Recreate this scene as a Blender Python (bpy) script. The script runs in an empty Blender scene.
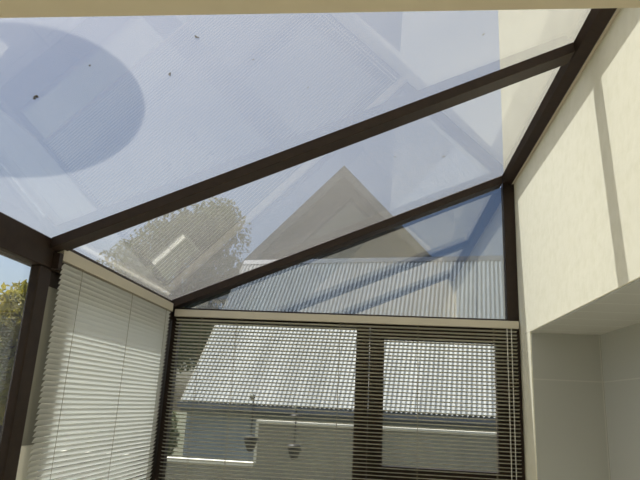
import bpy, math, random
from mathutils import Vector, Matrix
random.seed(7)
S = bpy.context.scene
COL = S.collection

# ------------------------------------------------------------------ mesh helper
class MB:
    def __init__(s): s.v = []; s.f = []
    def box(s, x0, x1, y0, y1, z0, z1):
        n = len(s.v)
        s.v += [(x, y, z) for x in (x0, x1) for y in (y0, y1) for z in (z0, z1)]
        s.f += [tuple(n + i for i in q) for q in ((0,1,3,2),(4,6,7,5),(0,4,5,1),(2,3,7,6),(0,2,6,4),(1,5,7,3))]
        return s
    def hexa(s, p):          # 8 points: bottom 4 (ccw), top 4
        n = len(s.v); s.v += [tuple(q) for q in p]
        s.f += [tuple(n + i for i in q) for q in ((0,3,2,1),(4,5,6,7),(0,1,5,4),(1,2,6,5),(2,3,7,6),(3,0,4,7))]
        return s
    def prism(s, poly, axis, a, b):   # poly of 2D points extruded along axis from a to b
        n = len(s.v); k = len(poly)
        def mk(u, w, t):
            return {'x': (t, u, w), 'y': (u, t, w), 'z': (u, w, t)}[axis]
        s.v += [mk(u, w, a) for u, w in poly] + [mk(u, w, b) for u, w in poly]
        s.f.append(tuple(n + i for i in range(k))); s.f.append(tuple(n + k + i for i in reversed(range(k))))
        for i in range(k):
            j = (i + 1) % k; s.f.append((n + i, n + k + i, n + k + j, n + j))
        return s
    def tube(s, pts, r, seg=8):
        pts = [Vector(p) for p in pts]; n0 = len(s.v)
        rr = r if isinstance(r, (list, tuple)) else [r] * len(pts)
        for i, p in enumerate(pts):
            d = (pts[min(i + 1, len(pts) - 1)] - pts[max(i - 1, 0)]).normalized()
            a = d.cross(Vector((0, 0, 1)) if abs(d.z) < .9 else Vector((1, 0, 0))).normalized(); b = d.cross(a)
            for k in range(seg):
                t = 2 * math.pi * k / seg
                s.v.append(tuple(p + (a * math.cos(t) + b * math.sin(t)) * rr[i]))
        for i in range(len(pts) - 1):
            for k in range(seg):
                k2 = (k + 1) % seg
                s.f.append((n0 + i*seg + k, n0 + i*seg + k2, n0 + (i+1)*seg + k2, n0 + (i+1)*seg + k))
        s.f.append(tuple(n0 + k for k in reversed(range(seg))))
        s.f.append(tuple(n0 + (len(pts)-1)*seg + k for k in range(seg)))
        return s
    def lathe(s, prof, seg=20, M=None):
        M = M or Matrix(); n0 = len(s.v)
        for r, z in prof:
            for k in range(seg):
                t = 2 * math.pi * k / seg
                s.v.append(tuple(M @ Vector((r * math.cos(t), r * math.sin(t), z))))
        for i in range(len(prof) - 1):
            for k in range(seg):
                k2 = (k + 1) % seg
                s.f.append((n0 + i*seg + k, n0 + i*seg + k2, n0 + (i+1)*seg + k2, n0 + (i+1)*seg + k))
        s.f.append(tuple(n0 + k for k in reversed(range(seg))))
        s.f.append(tuple(n0 + (len(prof)-1)*seg + k for k in range(seg)))
        return s
    def build(s, name, mat, parent=None, kind=None, bevel=0, smooth=False, loc=None):
        me = bpy.data.meshes.new(name)
        vs = s.v
        if loc: vs = [(a - loc[0], b - loc[1], c - loc[2]) for a, b, c in vs]
        me.from_pydata(vs, [], s.f); me.update()
        o = bpy.data.objects.new(name, me); COL.objects.link(o)
        me.materials.append(mat)
        if loc: o.location = loc
        if smooth:
            for p in me.polygons: p.use_smooth = True
        if bevel:
            m = o.modifiers.new('bevel', 'BEVEL'); m.width = bevel; m.segments = 2; m.limit_method = 'ANGLE'
        if parent:
            o.parent = parent; o.matrix_parent_inverse = Matrix.Translation(parent.location).inverted()
        if kind: o['kind'] = kind
        return o

def empty(name, loc=(0, 0, 0), kind=None):
    o = bpy.data.objects.new(name, None); COL.objects.link(o); o.location = loc; o.empty_display_size = .1
    if kind: o['kind'] = kind
    return o
def tag(o, label, cat, group=None):
    o['label'] = label; o['category'] = cat
    if group: o['group'] = group
    return o

# ------------------------------------------------------------------ materials
def lin(c):
    return tuple((x/255/12.92 if x/255 <= .04045 else ((x/255+.055)/1.055)**2.4) for x in c) + (1,)
def new(name):
    m = bpy.data.materials.new(name); m.use_nodes = True; nt = m.node_tree; nt.nodes.clear()
    out = nt.nodes.new('ShaderNodeOutputMaterial'); return m, nt, out
def noise_mix(nt, c1, c2, scale=5, detail=4, stretch=(1,1,1), lo=.35, hi=.65):
    tc = nt.nodes.new('ShaderNodeTexCoord'); mp = nt.nodes.new('ShaderNodeMapping'); mp.inputs['Scale'].default_value = stretch
    nz = nt.nodes.new('ShaderNodeTexNoise'); nz.inputs['Scale'].default_value = scale; nz.inputs['Detail'].default_value = detail
    rp = nt.nodes.new('ShaderNodeValToRGB'); rp.color_ramp.elements[0].position = lo; rp.color_ramp.elements[1].position = hi
    rp.color_ramp.elements[0].color = c1; rp.color_ramp.elements[1].color = c2
    nt.links.new(tc.outputs['Object'], mp.inputs[0]); nt.links.new(mp.outputs[0], nz.inputs['Vector']); nt.links.new(nz.outputs[0], rp.inputs[0])
    return rp.outputs[0], nz.outputs[0]
def plain(name, c1, c2=None, rough=.6, scale=6, metal=0, bump=0, stretch=(1,1,1), trans=0, lo=.35, hi=.65, spec=.5):
    m, nt, out = new(name); b = nt.nodes.new('ShaderNodeBsdfPrincipled')
    b.inputs['Roughness'].default_value = rough; b.inputs['Metallic'].default_value = metal; b.inputs['Specular IOR Level'].default_value = spec
    col, h = noise_mix(nt, lin(c1), lin(c2 or c1), scale, 5, stretch, lo, hi)
    nt.links.new(col, b.inputs['Base Color'])
    if bump:
        bp = nt.nodes.new('ShaderNodeBump'); bp.inputs['Strength'].default_value = bump; bp.inputs['Distance'].default_value = .01
        nt.links.new(h, bp.inputs['Height']); nt.links.new(bp.outputs[0], b.inputs['Normal'])
    sh = b.outputs[0]
    if trans:
        t = nt.nodes.new('ShaderNodeBsdfTranslucent'); nt.links.new(col, t.inputs[0])
        mx = nt.nodes.new('ShaderNodeMixShader'); mx.inputs[0].default_value = trans
        nt.links.new(sh, mx.inputs[1]); nt.links.new(t.outputs[0], mx.inputs[2]); sh = mx.outputs[0]
    nt.links.new(sh, out.inputs[0]); return m

def glass(name, dust, tint=(.95, .97, .98), ior=1.52, dcol=(215, 218, 222), streak=(1,1,1)):
    """clean architectural pane (mirror reflection by Fresnel, straight transmission) under a film of dust"""
    m, nt, out = new(name); N = nt.nodes.new; L = nt.links.new
    geo = N('ShaderNodeNewGeometry')
    io = N('ShaderNodeMix'); io.data_type = 'FLOAT'; io.inputs[2].default_value = ior; io.inputs[3].default_value = 1/ior
    L(geo.outputs['Backfacing'], io.inputs[0])
    fr = N('ShaderNodeFresnel'); L(io.outputs[0], fr.inputs[0])
    tr = N('ShaderNodeBsdfTransparent'); tr.inputs[0].default_value = tint + (1,)
    gl = N('ShaderNodeBsdfGlossy'); gl.inputs['Roughness'].default_value = 0.0; gl.inputs[0].default_value = (1,1,1,1)
    mx = N('ShaderNodeMixShader'); L(fr.outputs[0], mx.inputs[0]); L(tr.outputs[0], mx.inputs[1]); L(gl.outputs[0], mx.inputs[2])
    d1 = N('ShaderNodeBsdfDiffuse'); d1.inputs[0].default_value = lin(dcol)
    d2 = N('ShaderNodeBsdfTranslucent'); d2.inputs[0].default_value = lin(dcol)
    dm = N('ShaderNodeMixShader'); dm.inputs[0].default_value = .6; L(d1.outputs[0], dm.inputs[1]); L(d2.outputs[0], dm.inputs[2])
    a, _ = noise_mix(nt, (dust*.88,)*3 + (1,), (dust*1.12,)*3 + (1,), 2.2, 6, streak, .3, .7)
    fm = N('ShaderNodeMixShader'); L(a, fm.inputs[0]); L(mx.outputs[0], fm.inputs[1]); L(dm.outputs[0], fm.inputs[2])
    L(fm.outputs[0], out.inputs[0]); return m

def tile(name, c, grout, axes, rough=.25):
    """glazed tiles; axes = [(component, offset, pitch), ...] of object coordinates, grout line 3 mm"""
    m, nt, out = new(name); N = nt.nodes.new; L = nt.links.new
    tc = N('ShaderNodeTexCoord'); sp = N('ShaderNodeSeparateXYZ'); L(tc.outputs['Object'], sp.inputs[0])
    acc = None
    for comp, off, pitch in axes:
        a = N('ShaderNodeMath'); a.operation = 'SUBTRACT'; L(sp.outputs[comp], a.inputs[0]); a.inputs[1].default_value = off - pitch/2
        w = N('ShaderNodeMath'); w.operation = 'WRAP'; L(a.outputs[0], w.inputs[0]); w.inputs[1].default_value = pitch; w.inputs[2].default_value = 0
        d = N('ShaderNodeMath'); d.operation = 'SUBTRACT'; L(w.outputs[0], d.inputs[0]); d.inputs[1].default_value = pitch/2
        b = N('ShaderNodeMath'); b.operation = 'ABSOLUTE'; L(d.outputs[0], b.inputs[0])
        g = N('ShaderNodeMath'); g.operation = 'LESS_THAN'; L(b.outputs[0], g.inputs[0]); g.inputs[1].default_value = .003
        if acc is None: acc = g.outputs[0]
        else:
            x = N('ShaderNodeMath'); x.operation = 'MAXIMUM'; L(acc, x.inputs[0]); L(g.outputs[0], x.inputs[1]); acc = x.outputs[0]
    mc = N('ShaderNodeMix'); mc.data_type = 'RGBA'; mc.inputs[6].default_value = lin(c); mc.inputs[7].default_value = lin(grout); L(acc, mc.inputs[0])
    b = N('ShaderNodeBsdfPrincipled'); b.inputs['Roughness'].default_value = rough; L(mc.outputs[2], b.inputs['Base Color'])
    L(b.outputs[0], out.inputs[0]); return m

def brick(name):
    m, nt, out = new(name); N = nt.nodes.new; L = nt.links.new
    tc = N('ShaderNodeTexCoord'); mp = N('ShaderNodeMapping'); mp.inputs['Rotation'].default_value = (math.pi/2, 0, 0)
    br = N('ShaderNodeTexBrick'); br.inputs['Scale'].default_value = 4; br.inputs['Color1'].default_value = lin((74, 60, 48))
    br.inputs['Color2'].default_value = lin((62, 51, 42)); br.inputs['Mortar'].default_value = lin((92, 84, 74)); br.inputs['Mortar Size'].default_value = .02
    b = N('ShaderNodeBsdfPrincipled'); b.inputs['Roughness'].default_value = .9
    L(tc.outputs['Object'], mp.inputs[0]); L(mp.outputs[0], br.inputs[0]); L(br.outputs[0], b.inputs['Base Color']); L(b.outputs[0], out.inputs[0])
    return m

M_bronze = plain('bronze_aluminium', (52, 39, 30), (45, 34, 26), rough=.5, scale=30, spec=.3)
M_plaster = plain('cream_plaster', (225, 221, 197), (230, 226, 204), rough=.85, scale=22, bump=.2, stretch=(1, 1, .8), lo=.3, hi=.55)
M_outer = plain('sun_dimmed_outside_render', (182, 177, 152), (170, 165, 142), rough=.95, scale=6, bump=.3)  # duller than the inner plaster, colour darkened to offset strong sun outside
M_lintel = plain('tan_painted_plaster', (236, 226, 196), (231, 220, 190), rough=.8, scale=8, bump=.1)
M_room = plain('room_paint', (222, 216, 200), rough=.9)
M_floor = tile('floor_tiles', (214, 204, 184), (150, 142, 128), [(0, 0, .4), (1, 0, .4)], .4)
M_tback = tile('wall_tiles_back', (182, 183, 174), (196, 196, 186), [(2, 1.741, .60), (0, 1.2, .62)])
M_tside = tile('wall_tiles_side', (182, 183, 174), (196, 196, 186), [(2, 1.741, .60), (1, 3.44, .62)])
M_tsoff = tile('soffit_tiles', (194, 195, 186), (216, 216, 208), [(1, 3.30, .21)])
M_glass_roof = glass('dusty_roof_glass', .10, tint=(.75, .77, .79), ior=1.85, dcol=(222, 220, 214))
M_glass_gable = glass('reflective_gable_glass', .03, tint=(.50, .55, .61), ior=2.9)
M_glass_side = glass('side_glass', .02, tint=(.88, .90, .90))
M_slat = plain('cream_aluminium_slat', (222, 218, 200), rough=.4, scale=20, trans=.12)
M_slat_sunlit = plain('sunlit_slat', (238, 239, 236), rough=.5, scale=20, trans=.45)  # cream slat whitened and made more translucent to look sunlit
M_rail = plain('cream_headrail', (206, 198, 178), rough=.45, scale=20)
M_cord = plain('blind_cord', (150, 144, 126), rough=.9)
M_white = plain('white_painted_board', (236, 234, 222), rough=.6)
M_grey = plain('grey_painted_board', (150, 148, 136), rough=.7)
M_zinc = plain('galvanised_roof_sheet', (166, 168, 165), (140, 143, 141), rough=.55, scale=1.3, metal=.0, stretch=(2, .3, .3))
M_gutter = plain('grey_gutter_metal', (104, 108, 116), rough=.5)
M_render = plain('grey_cement_render', (160, 164, 164), (146, 151, 152), rough=.95, scale=2, bump=.2)
M_bwall = plain('boundary_cement', (158, 154, 138), (146, 142, 128), rough=.95, scale=3, bump=.2)
M_coping = plain('sunlit_white_coping', (240, 236, 220), rough=.7)  # white puts the sunlit look of the wall's edges into the colour
M_brick = brick('brown_brick')
M_tile = plain('brown_roof_tile', (84, 70, 60), (70, 58, 50), rough=.9, scale=12, bump=.4)
M_barge = plain('pale_bargeboard', (128, 123, 114), rough=.7)
M_dish = plain('grey_dish_metal', (150, 152, 154), rough=.5)
M_steel = plain('galvanised_steel', (130, 132, 134), rough=.4, metal=.7)
M_orn = plain('dark_bronze_ornament', (38, 34, 28), (28, 25, 20), rough=.5, scale=60)
M_cup = plain('clear_rubber_cup', (190, 192, 190), rough=.3, trans=.5)
M_ground = plain('garden_ground', (96, 94, 78), (72, 78, 54), rough=1, scale=1.2)
M_bark = plain('bark', (88, 72, 56), (64, 52, 42), rough=.95, scale=14, bump=.5)
M_leaf = plain('green_leaf', (74, 88, 44), (108, 112, 62), rough=.6, scale=2.5, trans=.35)
M_leafy = plain('yellow_green_leaf', (128, 124, 46), (176, 160, 60), rough=.6, scale=1.6, trans=.4)
M_dirt = plain('dark_debris', (44, 36, 28), rough=1)

# ------------------------------------------------------------------ key dimensions (metres)
XL, XR = -1.31, .833          # inner face of the eave side / house wall
YG = 3.70                     # inner plane of the gable frame
K = .42                       # roof slope
def G(x): return 2.138 + K * (x - XL)       # underside of the roof glass
PX = .748                     # left edge of ridge beam

# ------------------------------------------------------------------ glazed ceiling
ceil = empty('ceiling', (0, 2, 2.14), 'structure')
def rafter(y0, y1, depth=.045, top=.05, xa=XL + .002, xb=PX + .002):
    m = MB(); m.hexa([(xa, y0, G(xa)-depth), (xb, y0, G(xb)-depth), (xb, y1, G(xb)-depth), (xa, y1, G(xa)-depth),
                      (xa, y0, G(xa)-.0005), (xb, y0, G(xb)-.0005), (xb, y1, G(xb)-.0005), (xa, y1, G(xa)-.0005)])
    return m.build('rafter', M_bronze, ceil, bevel=.002)
rafter(.86, .95); rafter(2.19, 2.28); rafter(3.64, 3.74, .05)
def cap(y0, y1):
    m = MB(); xa, xb = XL - .05, .80
    m.hexa([(xa, y0, G(xa)+.0065), (xb, y0, G(xb)+.0065), (xb, y1, G(xb)+.0065), (xa, y1, G(xa)+.0065),
            (xa, y0, G(xa)+.012), (xb, y0, G(xb)+.012), (xb, y1, G(xb)+.012), (xa, y1, G(xa)+.012)])
    return m.build('rafter_cap', M_bronze, ceil, bevel=.002)
cap(.875, .935); cap(2.222, 2.270); cap(3.67, 3.74)
# ridge beam: sloping soffit from the glass edge down to the wall side
MB().prism([(PX, G(PX)-.0005), (.768, 2.978), (.812, 2.960), (.818, 2.966), (.818, 3.06), (.80, 3.06), (PX+.0, G(PX)+.0+.000)], 'y', .70, 3.76).build('ridge_beam', M_bronze, ceil)
MB().prism([(.8185, 2.968), (.8325, 2.968), (.8325, 3.05), (.8185, 3.05)], 'y', .70, 3.70).build('sealing_strip', M_rail, ceil)
# eave beam + outer gutter
MB().box(XL - .055, XL, .70, 3.76, 2.019, 2.1375).build('eave_beam', M_bronze, ceil, bevel=.004)
MB().prism([(XL-.058, 2.03), (XL-.058, 2.12), (XL-.065, 2.12), (XL-.065, 2.04), (XL-.10, 2.04), (XL-.108, 2.11), (XL-.115, 2.11), (XL-.107, 2.03)], 'y', .70, 3.85).build('gutter', M_bronze, ceil)
MB().box(XL-.10, XL-.02, 3.765, 3.86, -.3, 2.028).build('corner_sun_block', M_bronze, ceil, bevel=.008)  # unseen box added to keep a sun patch off the end blind
for (y0, y1) in ((.87, 2.232), (2.236, 3.705)):
    xa, xb = XL - .06, PX + .02
    m = MB(); m.hexa([(xa, y0, G(xa)), (xb, y0, G(xb)), (xb, y1, G(xb)), (xa, y1, G(xa)),
                      (xa, y0, G(xa)+.006), (xb, y0, G(xb)+.006), (xb, y1, G(xb)+.006), (xa, y1, G(xa)+.006)])
    pane = m.build('glass_pane', M_glass_roof, ceil)
d = MB()
for (x, y, a) in ((-.929, 1.372, .010), (-.503, 1.368, .007), (-.616, 1.479, .006), (-.768, 1.326, .003), (.313, 2.948, .010), (.054, 2.702, .007), (.34, 1.895, .005), (-.126, 2.832, .005), (-.394, 1.553, .003), (-.261, 1.815, .003)):
    for k in range(4):
        q = (x + random.uniform(-a, a)*.8, y + random.uniform(-a, a)*.8)
        d.lathe([(a*.2, 0), (a*.5, .002), (a*.15, .004)], 6, Matrix.Translation((q[0], q[1], G(q[0]) + .0065)))
deb = d.build('debris', M_dirt, ceil)

# ------------------------------------------------------------------ house wall on the right, with tiled alcove below
MB().box(XR, XR+.36, .70, 3.78, 1.999, 3.07).build('wall_right', M_plaster, kind='structure')
MB().box(XR, XR+.36, .70, 4.0, 3.0701, 6.5).box(XR, XR+.36, 3.7801, 4.0, 0, 3.0701).build('wall_outside', M_outer, kind='structure')
w = MB().box(XR, 1.21, 3.452, 3.78, 0, 1.998)
w.build('wall_alcove', M_plaster, kind='structure')
MB().box(XR+.006, 1.207, 3.446, 3.4518, 0, 1.992).build('wall_back', M_tback, kind='structure')
MB().box(1.207, 1.25, .70, 3.45, 0, 1.998).build('wall_side', M_tside, kind='structure')
MB().box(XR+.006, 1.206, .72, 3.446, 1.9925, 1.9985).build('ceiling_alcove', M_tsoff, kind='structure')

# ------------------------------------------------------------------ opening to the room behind: lintel, piers, room shell
MB().box(-1.75, 1.6, .50, .70, 2.063, 4.2).build('wall_lintel', M_lintel, kind='structure')
MB().box(-1.75, -1.40, .50, .70, 0, 2.063).build('wall_pier', M_lintel, kind='structure')
MB().box(1.26, 1.6, .50, .70, 0, 2.063).build('wall_pier_right', M_lintel, kind='structure')
MB().box(-2.4, 2.3, -3.0, 4.0, -.12, 0).build('floor', M_floor, kind='structure')
MB().box(-2.4, -2.3, -3.0, .50, 0, 2.6).build('wall_room_left', M_room, kind='structure')
MB().box(2.2, 2.3, -3.0, .50, 0, 2.6).build('wall_room_right', M_room, kind='structure')
MB().box(-2.4, 2.3, -3.0, .50, 2.6, 2.7).build('ceiling_room', M_room, kind='structure')
r = MB().box(-2.3, -1.4, -3.0, -2.9, 0, 2.6).box(1.4, 2.2, -3.0, -2.9, 0, 2.6).box(-1.4, 1.4, -3.0, -2.9, 0, .5).box(-1.4, 1.4, -3.0, -2.9, 2.3, 2.6)
r.build('wall_rear', M_room, kind='structure')
w5 = empty('window_5', (0, -2.95, .5), 'structure')
MB().box(-1.4, 1.4, -2.98, -2.93, .5, .55).box(-1.4, 1.4, -2.98, -2.93, 2.25, 2.3).box(-1.4, -1.35, -2.98, -2.93, .55, 2.25).box(1.35, 1.4, -2.98, -2.93, .55, 2.25).box(-.03, .03, -2.98, -2.93, .55, 2.25).build('window_frame', M_bronze, w5)
MB().box(-1.35, 1.35, -2.957, -2.953, .55, 2.25).build('glass_pane', M_glass_side, w5)
MB().box(-2.4, -1.75, .50, .60, 0, 2.6).build('wall_front_left', M_room, kind='structure')
MB().box(1.6, 2.3, .50, .60, 0, 2.6).build('wall_front_right', M_room, kind='structure')

# ------------------------------------------------------------------ gable
ZT = 2.10   # top of the transom
w1 = empty('window_1', (0, YG, ZT), 'structure')
MB().box(XL, .764, YG, YG+.06, 2.035, ZT).build('transom', M_bronze, w1, bevel=.003)
MB().box(.764, XR-.001, YG, YG+.07, 2.035, 3.0).build('post', M_bronze, w1, bevel=.003)
def gz(x): return G(x) - .05
MB().prism([(XL+.06, ZT), (.764, ZT), (.764, gz(.764)), (XL+.06, gz(XL+.06))], 'y', YG+.03, YG+.036).build('glass_pane', M_glass_gable, w1)
w2 = empty('window_2', (-.72, YG, 0), 'structure')
f = MB().box(XL, -1.265, YG, YG+.06, .0, 2.035).box(-1.265, -.14, YG, YG+.06, .0, .25).box(-.14, -.06, YG, YG+.06, 0, 2.035).box(-1.265, -.14, YG, YG+.06, 2.015, 2.035)
f.build('window_frame', M_bronze, w2)
MB().box(-1.265, -.14, YG+.03, YG+.035, .25, 2.015).build('glass_pane', M_glass_side, w2)
d1 = empty('door_1', (.35, YG, 0), 'structure')
f = MB().box(-.058, .762, YG, YG+.055, 1.952, 2.033).box(-.058, .03, YG, YG+.055, 0, 1.952).box(.692, .762, YG, YG+.055, 0, 1.952).box(.03, .692, YG, YG+.055, 1.14, 1.225).box(.03, .692, YG, YG+.055, 0, .2)
f.build('door_frame', M_bronze, d1)
MB().box(.03, .692, YG+.025, YG+.03, 1.225, 1.952).build('glass_pane', M_glass_side, d1)
MB().box(.03, .692, YG+.025, YG+.03, .2, 1.14).build('glass_pane', M_glass_side, d1)
MB().box(.764, XR-.001, YG, YG+.07, 0, 2.033).build('trim_1', M_bronze, kind='structure')
MB().box(XL-.06, XL-.012, 3.561, YG+.06, 0, 2.018).build('trim_2', M_bronze, kind='structure', bevel=.003)

# ------------------------------------------------------------------ eave side
w3 = empty('window_3', (XL, 3.0, 0), 'structure')
f = MB().box(XL-.06, XL-.02, 2.24, 3.56, 0, .12).box(XL-.06, XL-.02, 2.24, 3.56, 1.955, 2.018)
f.build('window_frame', M_bronze, w3)
MB().box(XL-.055, XL-.05, 2.24, 3.56, .12, 1.955).build('glass_pane', M_glass_side, w3)
MB().box(XL-.045, XL-.022, 2.239, 2.42, 1.345, 1.999).build('jamb_board', M_grey, w3)
MB().box(XL-.044, XL-.012, 2.239, 2.40, .12, 1.344).build('white_board', M_white, w3)
MB().box(XL-.04, XL, 2.15, 2.238, 0, 2.0185).build('trim_3', M_bronze, kind='structure', bevel=.006)
w4 = empty('window_4', (XL, 1.4, 0), 'structure')
MB().box(XL-.045, XL-.005, .70, .78, 0, 2.018).box(XL-.045, XL-.005, .78, 2.149, 0, .12).box(XL-.045, XL-.005, 1.42, 1.46, .12, 2.018).build('window_frame', M_bronze, w4)
MB().box(XL-.035, XL-.03, .78, 2.149, .12, 2.018).build('glass_pane', M_glass_side, w4)

# ------------------------------------------------------------------ venetian blinds
def slat_mesh(L, tilt, z0, z1, pitch, width=.025):
    """curved slats running along local x, stacked along z"""
    m = MB(); n = 5; z = z1
    c, s_ = math.cos(tilt), math.sin(tilt); k = 0
    while z > z0:
        zz = z + random.uniform(-.0006, .0006); tw = random.uniform(-.0007, .0007); n0 = len(m.v)
        for x, dz in ((0, tw), (L, -tw)):
            for side in (.0003, -.0003):
                for i in range(n):
                    u = -1 + 2*i/(n-1); a = u*width/2; h = .0016*(1-u*u) + side
                    m.v.append((x, a*c - h*s_, zz + dz + a*s_ + h*c))
        A, B = n0, n0 + 2*n
        for i in range(n-1):
            m.f.append((A+i, A+i+1, B+i+1, B+i)); m.f.append((A+n+i, B+n+i, B+n+i+1, A+n+i+1))
        m.f.append((A, B, B+n, A+n)); m.f.append((A+n-1, A+2*n-1, B+2*n-1, B+n-1))
        z -= pitch
    return m
def blind(name, loc, rotz, L, ztop, tilt, pitch, ladders, zbot, label, rail_h, wand, smat=M_slat):
    root = empty(name, loc); root.rotation_euler.z = rotz
    def part(mb, nm, mat, par=root, **k):
        o = mb.build(nm, mat, None, **k); o.parent = par; return o
    part(MB().box(-.012, L+.012, -.014, .014, ztop-rail_h, ztop), 'headrail', M_rail, bevel=.002)
    sm = part(slat_mesh(L, tilt, zbot+.02, ztop-rail_h-.018, pitch), 'slats', smat, smooth=False)
    for x in ladders:
        m = MB()
        for y in (-.0135, .0135): m.box(x-.0011, x+.0011, y-.0006, y+.0006, zbot, ztop-rail_h)
        part(m, 'ladder_cord', M_cord)
    part(MB().box(0, L, -.012, .012, zbot-.01, zbot+.006), 'bottom_rail', M_rail, bevel=.002)
    for x in wand:
        part(MB().tube([(x, -.019, ztop-rail_h), (x, -.019, zbot+.1)], .0022, 6), 'pull_cord', M_white)
    return tag(root, label, 'blind')
blind('venetian_blind', (-1.275, 3.675, 0), 0, 2.085, 2.085, math.radians(-15), .0212, (.165, .39, 1.035, 1.505, 1.95), .62,
      'open cream venetian blind across the wide end wall under the triangular window', .045, (2.025, 2.05))
b2 = blind('venetian_blind', (XL+.014, 3.60, 0), -math.pi/2, 1.315, 2.112, math.radians(58), .0212, (.10, .62, 1.17), .62,
      'nearly closed sunlit cream venetian blind on the narrow left side wall', .05, (), M_slat_sunlit)
# left blind's headrail reaches the post; bracket
bk = MB().box(1.345, 1.372, -.022, .014, 2.02, 2.085).build('bracket', M_bronze, None); bk.parent = b2
rl = MB().box(1.3275, 1.345, -.014, .014, 2.062, 2.112).build('headrail_end', M_rail, None); rl.parent = b2

# ------------------------------------------------------------------ ornaments hung from suction cups on the end window
def ornament(x, zc, zb, cap_z, label):
    y = YG + .088
    root = empty('hanging_ornament', (x, y, zb))
    T = Matrix.Translation
    MB().lathe([(.018, -.001), (.016, .004), (.006, .009), (.004, .014)], 16, T((x, YG+.0365, zc)) @ Matrix.Rotation(-math.pi/2, 4, 'X')).build('suction_cup', M_cup, root, smooth=True)
    MB().tube([(x, YG+.048, zc), (x, y, zc+.004), (x, y, zb+.09)], .004, 6).build('cord', M_orn, root)
    if cap_z: MB().lathe([(.044, 0), (.038, .005), (.008, .012), (.003, .016)], 18, T((x, y, cap_z))).build('cap', M_orn, root, smooth=True)
    MB().lathe([(.006, 0), (.016, .003), (.025, .018), (.034, .042), (.041, .064), (.043, .080), (.032, .088), (.008, .092), (.003, .098)], 20, T((x, y, zb))).build('bowl', M_orn, root, smooth=True)
    return tag(root, label, 'ornament', 'ornaments hung on the end window')
ornament(-.765, 1.575, 1.255, None, 'left dark bowl-shaped ornament hanging behind the open blind, higher of the two')
ornament(-.495, 1.525, 1.222, 1.475, 'right dark bowl-shaped ornament with a flat cap above, hanging behind the open blind')

# ------------------------------------------------------------------ outside: dish on the eave
def dish():
    c = Vector((-1.585, 1.585, 3.53)); ax = Vector((-1, .27, 2.05)).normalized()
    root = empty('satellite_dish', (-1.62, 1.61, 2.05))
    Mx = Matrix.Translation(c) @ Matrix.Diagonal((.92, 1.14, 1, 1)) @ ax.to_track_quat('Z', 'Y').to_matrix().to_4x4()
    R = .325
    prof = [(R*t, .07*t*t) for t in (0.02, .2, .4, .6, .8, 1)] + [(R*t, .07*t*t - .004) for t in (1.005, .8, .6, .4, .2, .02)]
    MB().lathe(prof, 40, Mx).build('reflector', M_dish, root, smooth=True)
    back = c - ax*.05
    MB().tube([(-1.70, 1.61, 2.02), (-1.70, 1.61, 3.30), back, c - ax*.003], .018, 10).build('mast', M_steel, root)
    MB().tube([Mx @ Vector((0, -.30, .06)), Mx @ Vector((0, -.12, .33))], .009, 8).build('feed_arm', M_steel, root)
    MB().lathe([(.02, 0), (.03, .01), (.03, .07), (.015, .09)], 14, Mx @ Matrix.Translation((0, -.11, .30))).build('receiver', M_dish, root)
    MB().box(-1.72, XL-.1, 1.59, 1.63, 2.0, 2.028).build('wall_bracket', M_steel, root)
    return tag(root, 'round grey satellite dish on a mast outside the eave, its shadow on the roof glass', 'satellite dish')
dish()

# ------------------------------------------------------------------ outbuilding with corrugated roof
ob = empty('outbuilding', (0, 9.3, -.3))
X0, X1, VR, ZE, ZR = -3.25, 6.2, 2.1, 1.50, 4.34        # local frame: u along the eave, v away from us
n = int((X1-X0)/.0095); st = (X1-X0)/n; q = n+1
def sheets(ya, za, yb, zb):
    m = MB()
    for (y, z) in ((ya, za), (yb, zb)):
        for off in (0, -.004):
            for i in range(n+1):
                x = X0 + i*st; m.v.append((x, y, z + off + .013*math.sin(2*math.pi*x/.073)))
    for i in range(n):
        m.f.append((i, i+1, 2*q+i+1, 2*q+i)); m.f.append((q+i, 3*q+i, 3*q+i+1, q+i+1))
    return m
parts = [sheets(0, ZE, VR, ZR).build('corrugated_roof', M_zinc, smooth=True),
    sheets(VR+.002, ZR, 2*VR, ZE).build('corrugated_roof', M_zinc, smooth=True),
    MB().prism([(VR-.07, ZR-.075), (VR, ZR+.03), (VR+.07, ZR-.075), (VR+.065, ZR-.085), (VR, ZR+.012), (VR-.065, ZR-.085)], 'x', X0-.02, X1).build('ridge_cap', M_gutter),
    MB().prism([(-.13, 1.39), (-.13, 1.48), (-.115, 1.48), (-.115, 1.405), (-.015, 1.405), (-.015, 1.47), (0, 1.47), (0, 1.39)], 'x', X0, X1).build('gutter', M_gutter),
    MB().box(X0, X1, .002, .03, 1.33, 1.46).build('fascia', M_gutter),
    MB().prism([(.12, 0), (2*VR-.12, 0), (2*VR-.12, 1.50), (VR, ZR-.14), (.12, 1.50)], 'x', X0+.06, X1-.12).build('wall', M_render),
    MB().prism([(0, 1.37), (0, 1.49), (VR, ZR), (VR, ZR-.15)], 'x', X0-.03, X0-.001).build('verge_board', M_grey)]
for o in parts:
    for vtx in o.data.vertices: vtx.co.z += .3
    o.parent = ob
ob.rotation_euler.z = math.radians(-10.5)
tag(ob, 'low outbuilding with a pale corrugated metal roof seen beyond the end wall', 'outbuilding')

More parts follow.
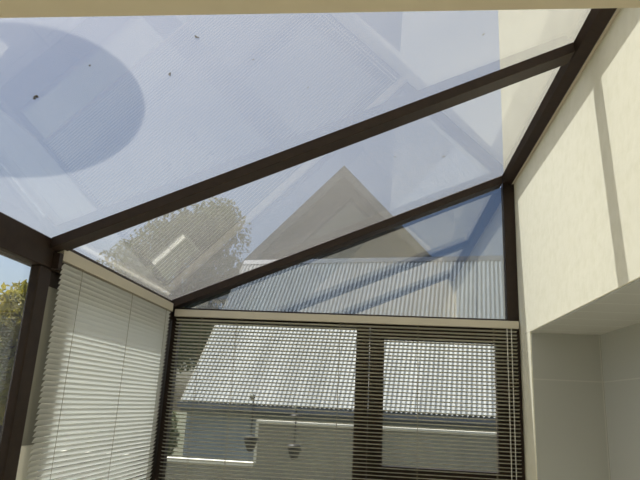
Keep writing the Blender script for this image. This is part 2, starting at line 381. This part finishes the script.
# stepped boundary wall
bw = empty('boundary_wall', (0, 5.55, -.3))
MB().box(-4.5, -1.05, 5.5, 5.575, -.3, 1.00).box(-1.05, 4.5, 5.5, 5.575, -.3, 1.36).build('wall', M_bwall, bw)
MB().box(-4.5, -1.075, 5.49, 5.58, 1.00, 1.03).build('coping', M_coping, bw)
MB().box(-1.075, 4.5, 5.49, 5.58, 1.36, 1.39).build('coping', M_coping, bw)
MB().box(-1.075, -1.05, 5.495, 5.578, 1.03, 1.36).build('sunlit_end_face', M_coping, bw)  # end of the grey wall coloured white to read as sunlit
tag(bw, 'low stepped grey garden wall with a thin sunlit-white coping outside the end wall', 'garden wall')

# brown brick gable house
bh = empty('brick_house', (-1.3, 20, -.3))
ax_, az = -1.26, 9.0; hw, ez = 4.0, 4.75
MB().prism([(ax_-hw+.35, -.3), (ax_+hw-.35, -.3), (ax_+hw-.35, ez+.25), (ax_, az-.2), (ax_-hw+.35, ez+.25)], 'y', 18.3, 26).build('wall', M_brick, bh)
for s in (-1, 1):
    MB().prism([(ax_, az+.02), (ax_, az-.12), (ax_+s*hw, ez-.12), (ax_+s*hw, ez+.02)], 'y', 18.0, 26.2).build('roof_slope', M_tile, bh)
    MB().prism([(ax_, az-.02), (ax_, az-.34), (ax_+s*hw, ez-.34), (ax_+s*hw, ez-.02)], 'y', 17.96, 17.998).build('bargeboard', M_barge, bh)
MB().box(ax_-1.5, ax_-.5, 18.22, 18.32, 5.4, 6.5).build('gable_vent', M_tile, bh)
tag(bh, 'tall brown brick house with a steep gable rising behind the outbuilding', 'house')

# ------------------------------------------------------------------ trees
def tree(name, x, y, zc, rx, rz, leaves, mat, label, size=.14, trunk=.13, cat='tree'):
    root = empty(name, (x, y, -.3))
    rnd = random.Random(int(abs(x*91+y*37)))
    clumps = []
    for i in range(26):
        while True:
            p = Vector((rnd.uniform(-1, 1), rnd.uniform(-1, 1), rnd.uniform(-1, 1)))
            if .25 < p.length < 1: break
        clumps.append((Vector((x + p.x*rx*.8, y + p.y*rx*.8, zc + p.z*rz*.8)), rnd.uniform(.28, .5)*rx))
    m = MB()
    for i in range(leaves):
        c, r_ = rnd.choice(clumps)
        while True:
            p = Vector((rnd.uniform(-1, 1), rnd.uniform(-1, 1), rnd.uniform(-1, 1)))
            if p.length < 1: break
        p = c + p*r_
        a = Vector((rnd.gauss(0, 1), rnd.gauss(0, 1), rnd.gauss(0, 1))).normalized(); b = a.orthogonal().normalized()
        s1 = size*rnd.uniform(.6, 1.2); n0 = len(m.v); cc = a.cross(b)
        m.v += [tuple(p - a*s1), tuple(p + b*s1*.42 + cc*s1*.1), tuple(p + a*s1), tuple(p - b*s1*.42 + cc*s1*.1)]
        m.f.append((n0, n0+1, n0+2, n0+3))
    m.build('foliage', mat, root)
    t = MB().tube([(x, y, -.3), (x+.05, y, zc*.3), (x, y+.05, zc), (x, y, zc+rz*.5)], [trunk, trunk*.85, trunk*.6, trunk*.2], 10)
    for c, r_ in clumps[::3]:
        t.tube([(x, y, zc - rz*.5), tuple(Vector((x, y, zc)).lerp(c, .6)), tuple(c)], [trunk*.35, trunk*.22, trunk*.08], 6)
    t.build('trunk', M_bark, root)
    return tag(root, label, cat)
tree('tree', -5.0, 14.2, 4.5, 1.9, 2.5, 22000, M_leaf, 'tall green tree standing at the left end of the outbuilding', .07)
tree('tree', -8.2, 12.9, 2.2, 1.3, 1.8, 7000, M_leafy, 'sunlit yellow-green tree in the left window, nearest the brown post', .11)
tree('tree', -11.2, 15.6, 1.8, 1.4, 1.8, 6000, M_leaf, 'darker green tree behind the yellow-green one in the left window', .12)
tree('tree', -8.6, 9.4, 1.5, 1.5, 1.9, 6000, M_leafy, 'broad yellow-green tree outside the left side wall, nearest the house', .12)

tree('bush', -4.7, 11.4, .8, .9, 1.0, 7000, M_leaf, 'dark green bush on the ground beside the left end of the outbuilding', .07, .05, 'bush')
MB().box(-60, 60, -40, 80, -.5, -.3).build('ground', M_ground, kind='structure')

# ------------------------------------------------------------------ light
W = bpy.data.worlds.new('World'); S.world = W; W.use_nodes = True; nt = W.node_tree; nt.nodes.clear()
sky = nt.nodes.new('ShaderNodeTexSky'); sky.sky_type = 'NISHITA'; sky.sun_disc = False
SD = Vector((1, -.27, -2.05)).normalized()
sky.sun_elevation = math.asin(-SD.z); sky.sun_rotation = math.atan2(-SD.x, -SD.y)
sky.air_density = 1.0; sky.dust_density = 4.0; sky.ozone_density = 1.0; sky.altitude = 100
bg = nt.nodes.new('ShaderNodeBackground'); bg.inputs[1].default_value = .235
wo = nt.nodes.new('ShaderNodeOutputWorld'); nt.links.new(sky.outputs[0], bg.inputs[0]); nt.links.new(bg.outputs[0], wo.inputs[0])
sl = bpy.data.lights.new('sun', 'SUN'); sl.energy = 11.0; sl.angle = math.radians(.53); sl.color = (1, .96, .89)
so = bpy.data.objects.new('sun', sl); COL.objects.link(so); so.rotation_euler = SD.to_track_quat('-Z', 'Y').to_euler()

# ------------------------------------------------------------------ camera
cam = bpy.data.cameras.new('camera'); co = bpy.data.objects.new('camera', cam); COL.objects.link(co)
cam.sensor_width = 36; cam.lens = 33.75; cam.clip_start = .02; cam.clip_end = 500
yaw, pitch, roll = .106375804, .267200228, -.0510635277
Mz = Matrix.Rotation(yaw, 3, 'Z'); Mx = Matrix.Rotation(pitch, 3, 'X'); My = Matrix.Rotation(roll, 3, 'Y')
Rm = Mz @ Mx @ My
right, fwd, up = Rm.col[0], Rm.col[1], Rm.col[2]
Mc = Matrix((right, up, -fwd)).transposed().to_4x4(); Mc.translation = (0, 0, 1.55)
co.matrix_world = Mc
S.camera = co

S.view_settings.view_transform = 'Standard'; S.view_settings.look = 'None'; S.view_settings.gamma = 1
S.view_settings.use_curve_mapping = False; S.view_settings.exposure = -.36
S.cycles.max_bounces = 12; S.cycles.transparent_max_bounces = 24; S.cycles.use_denoising = True
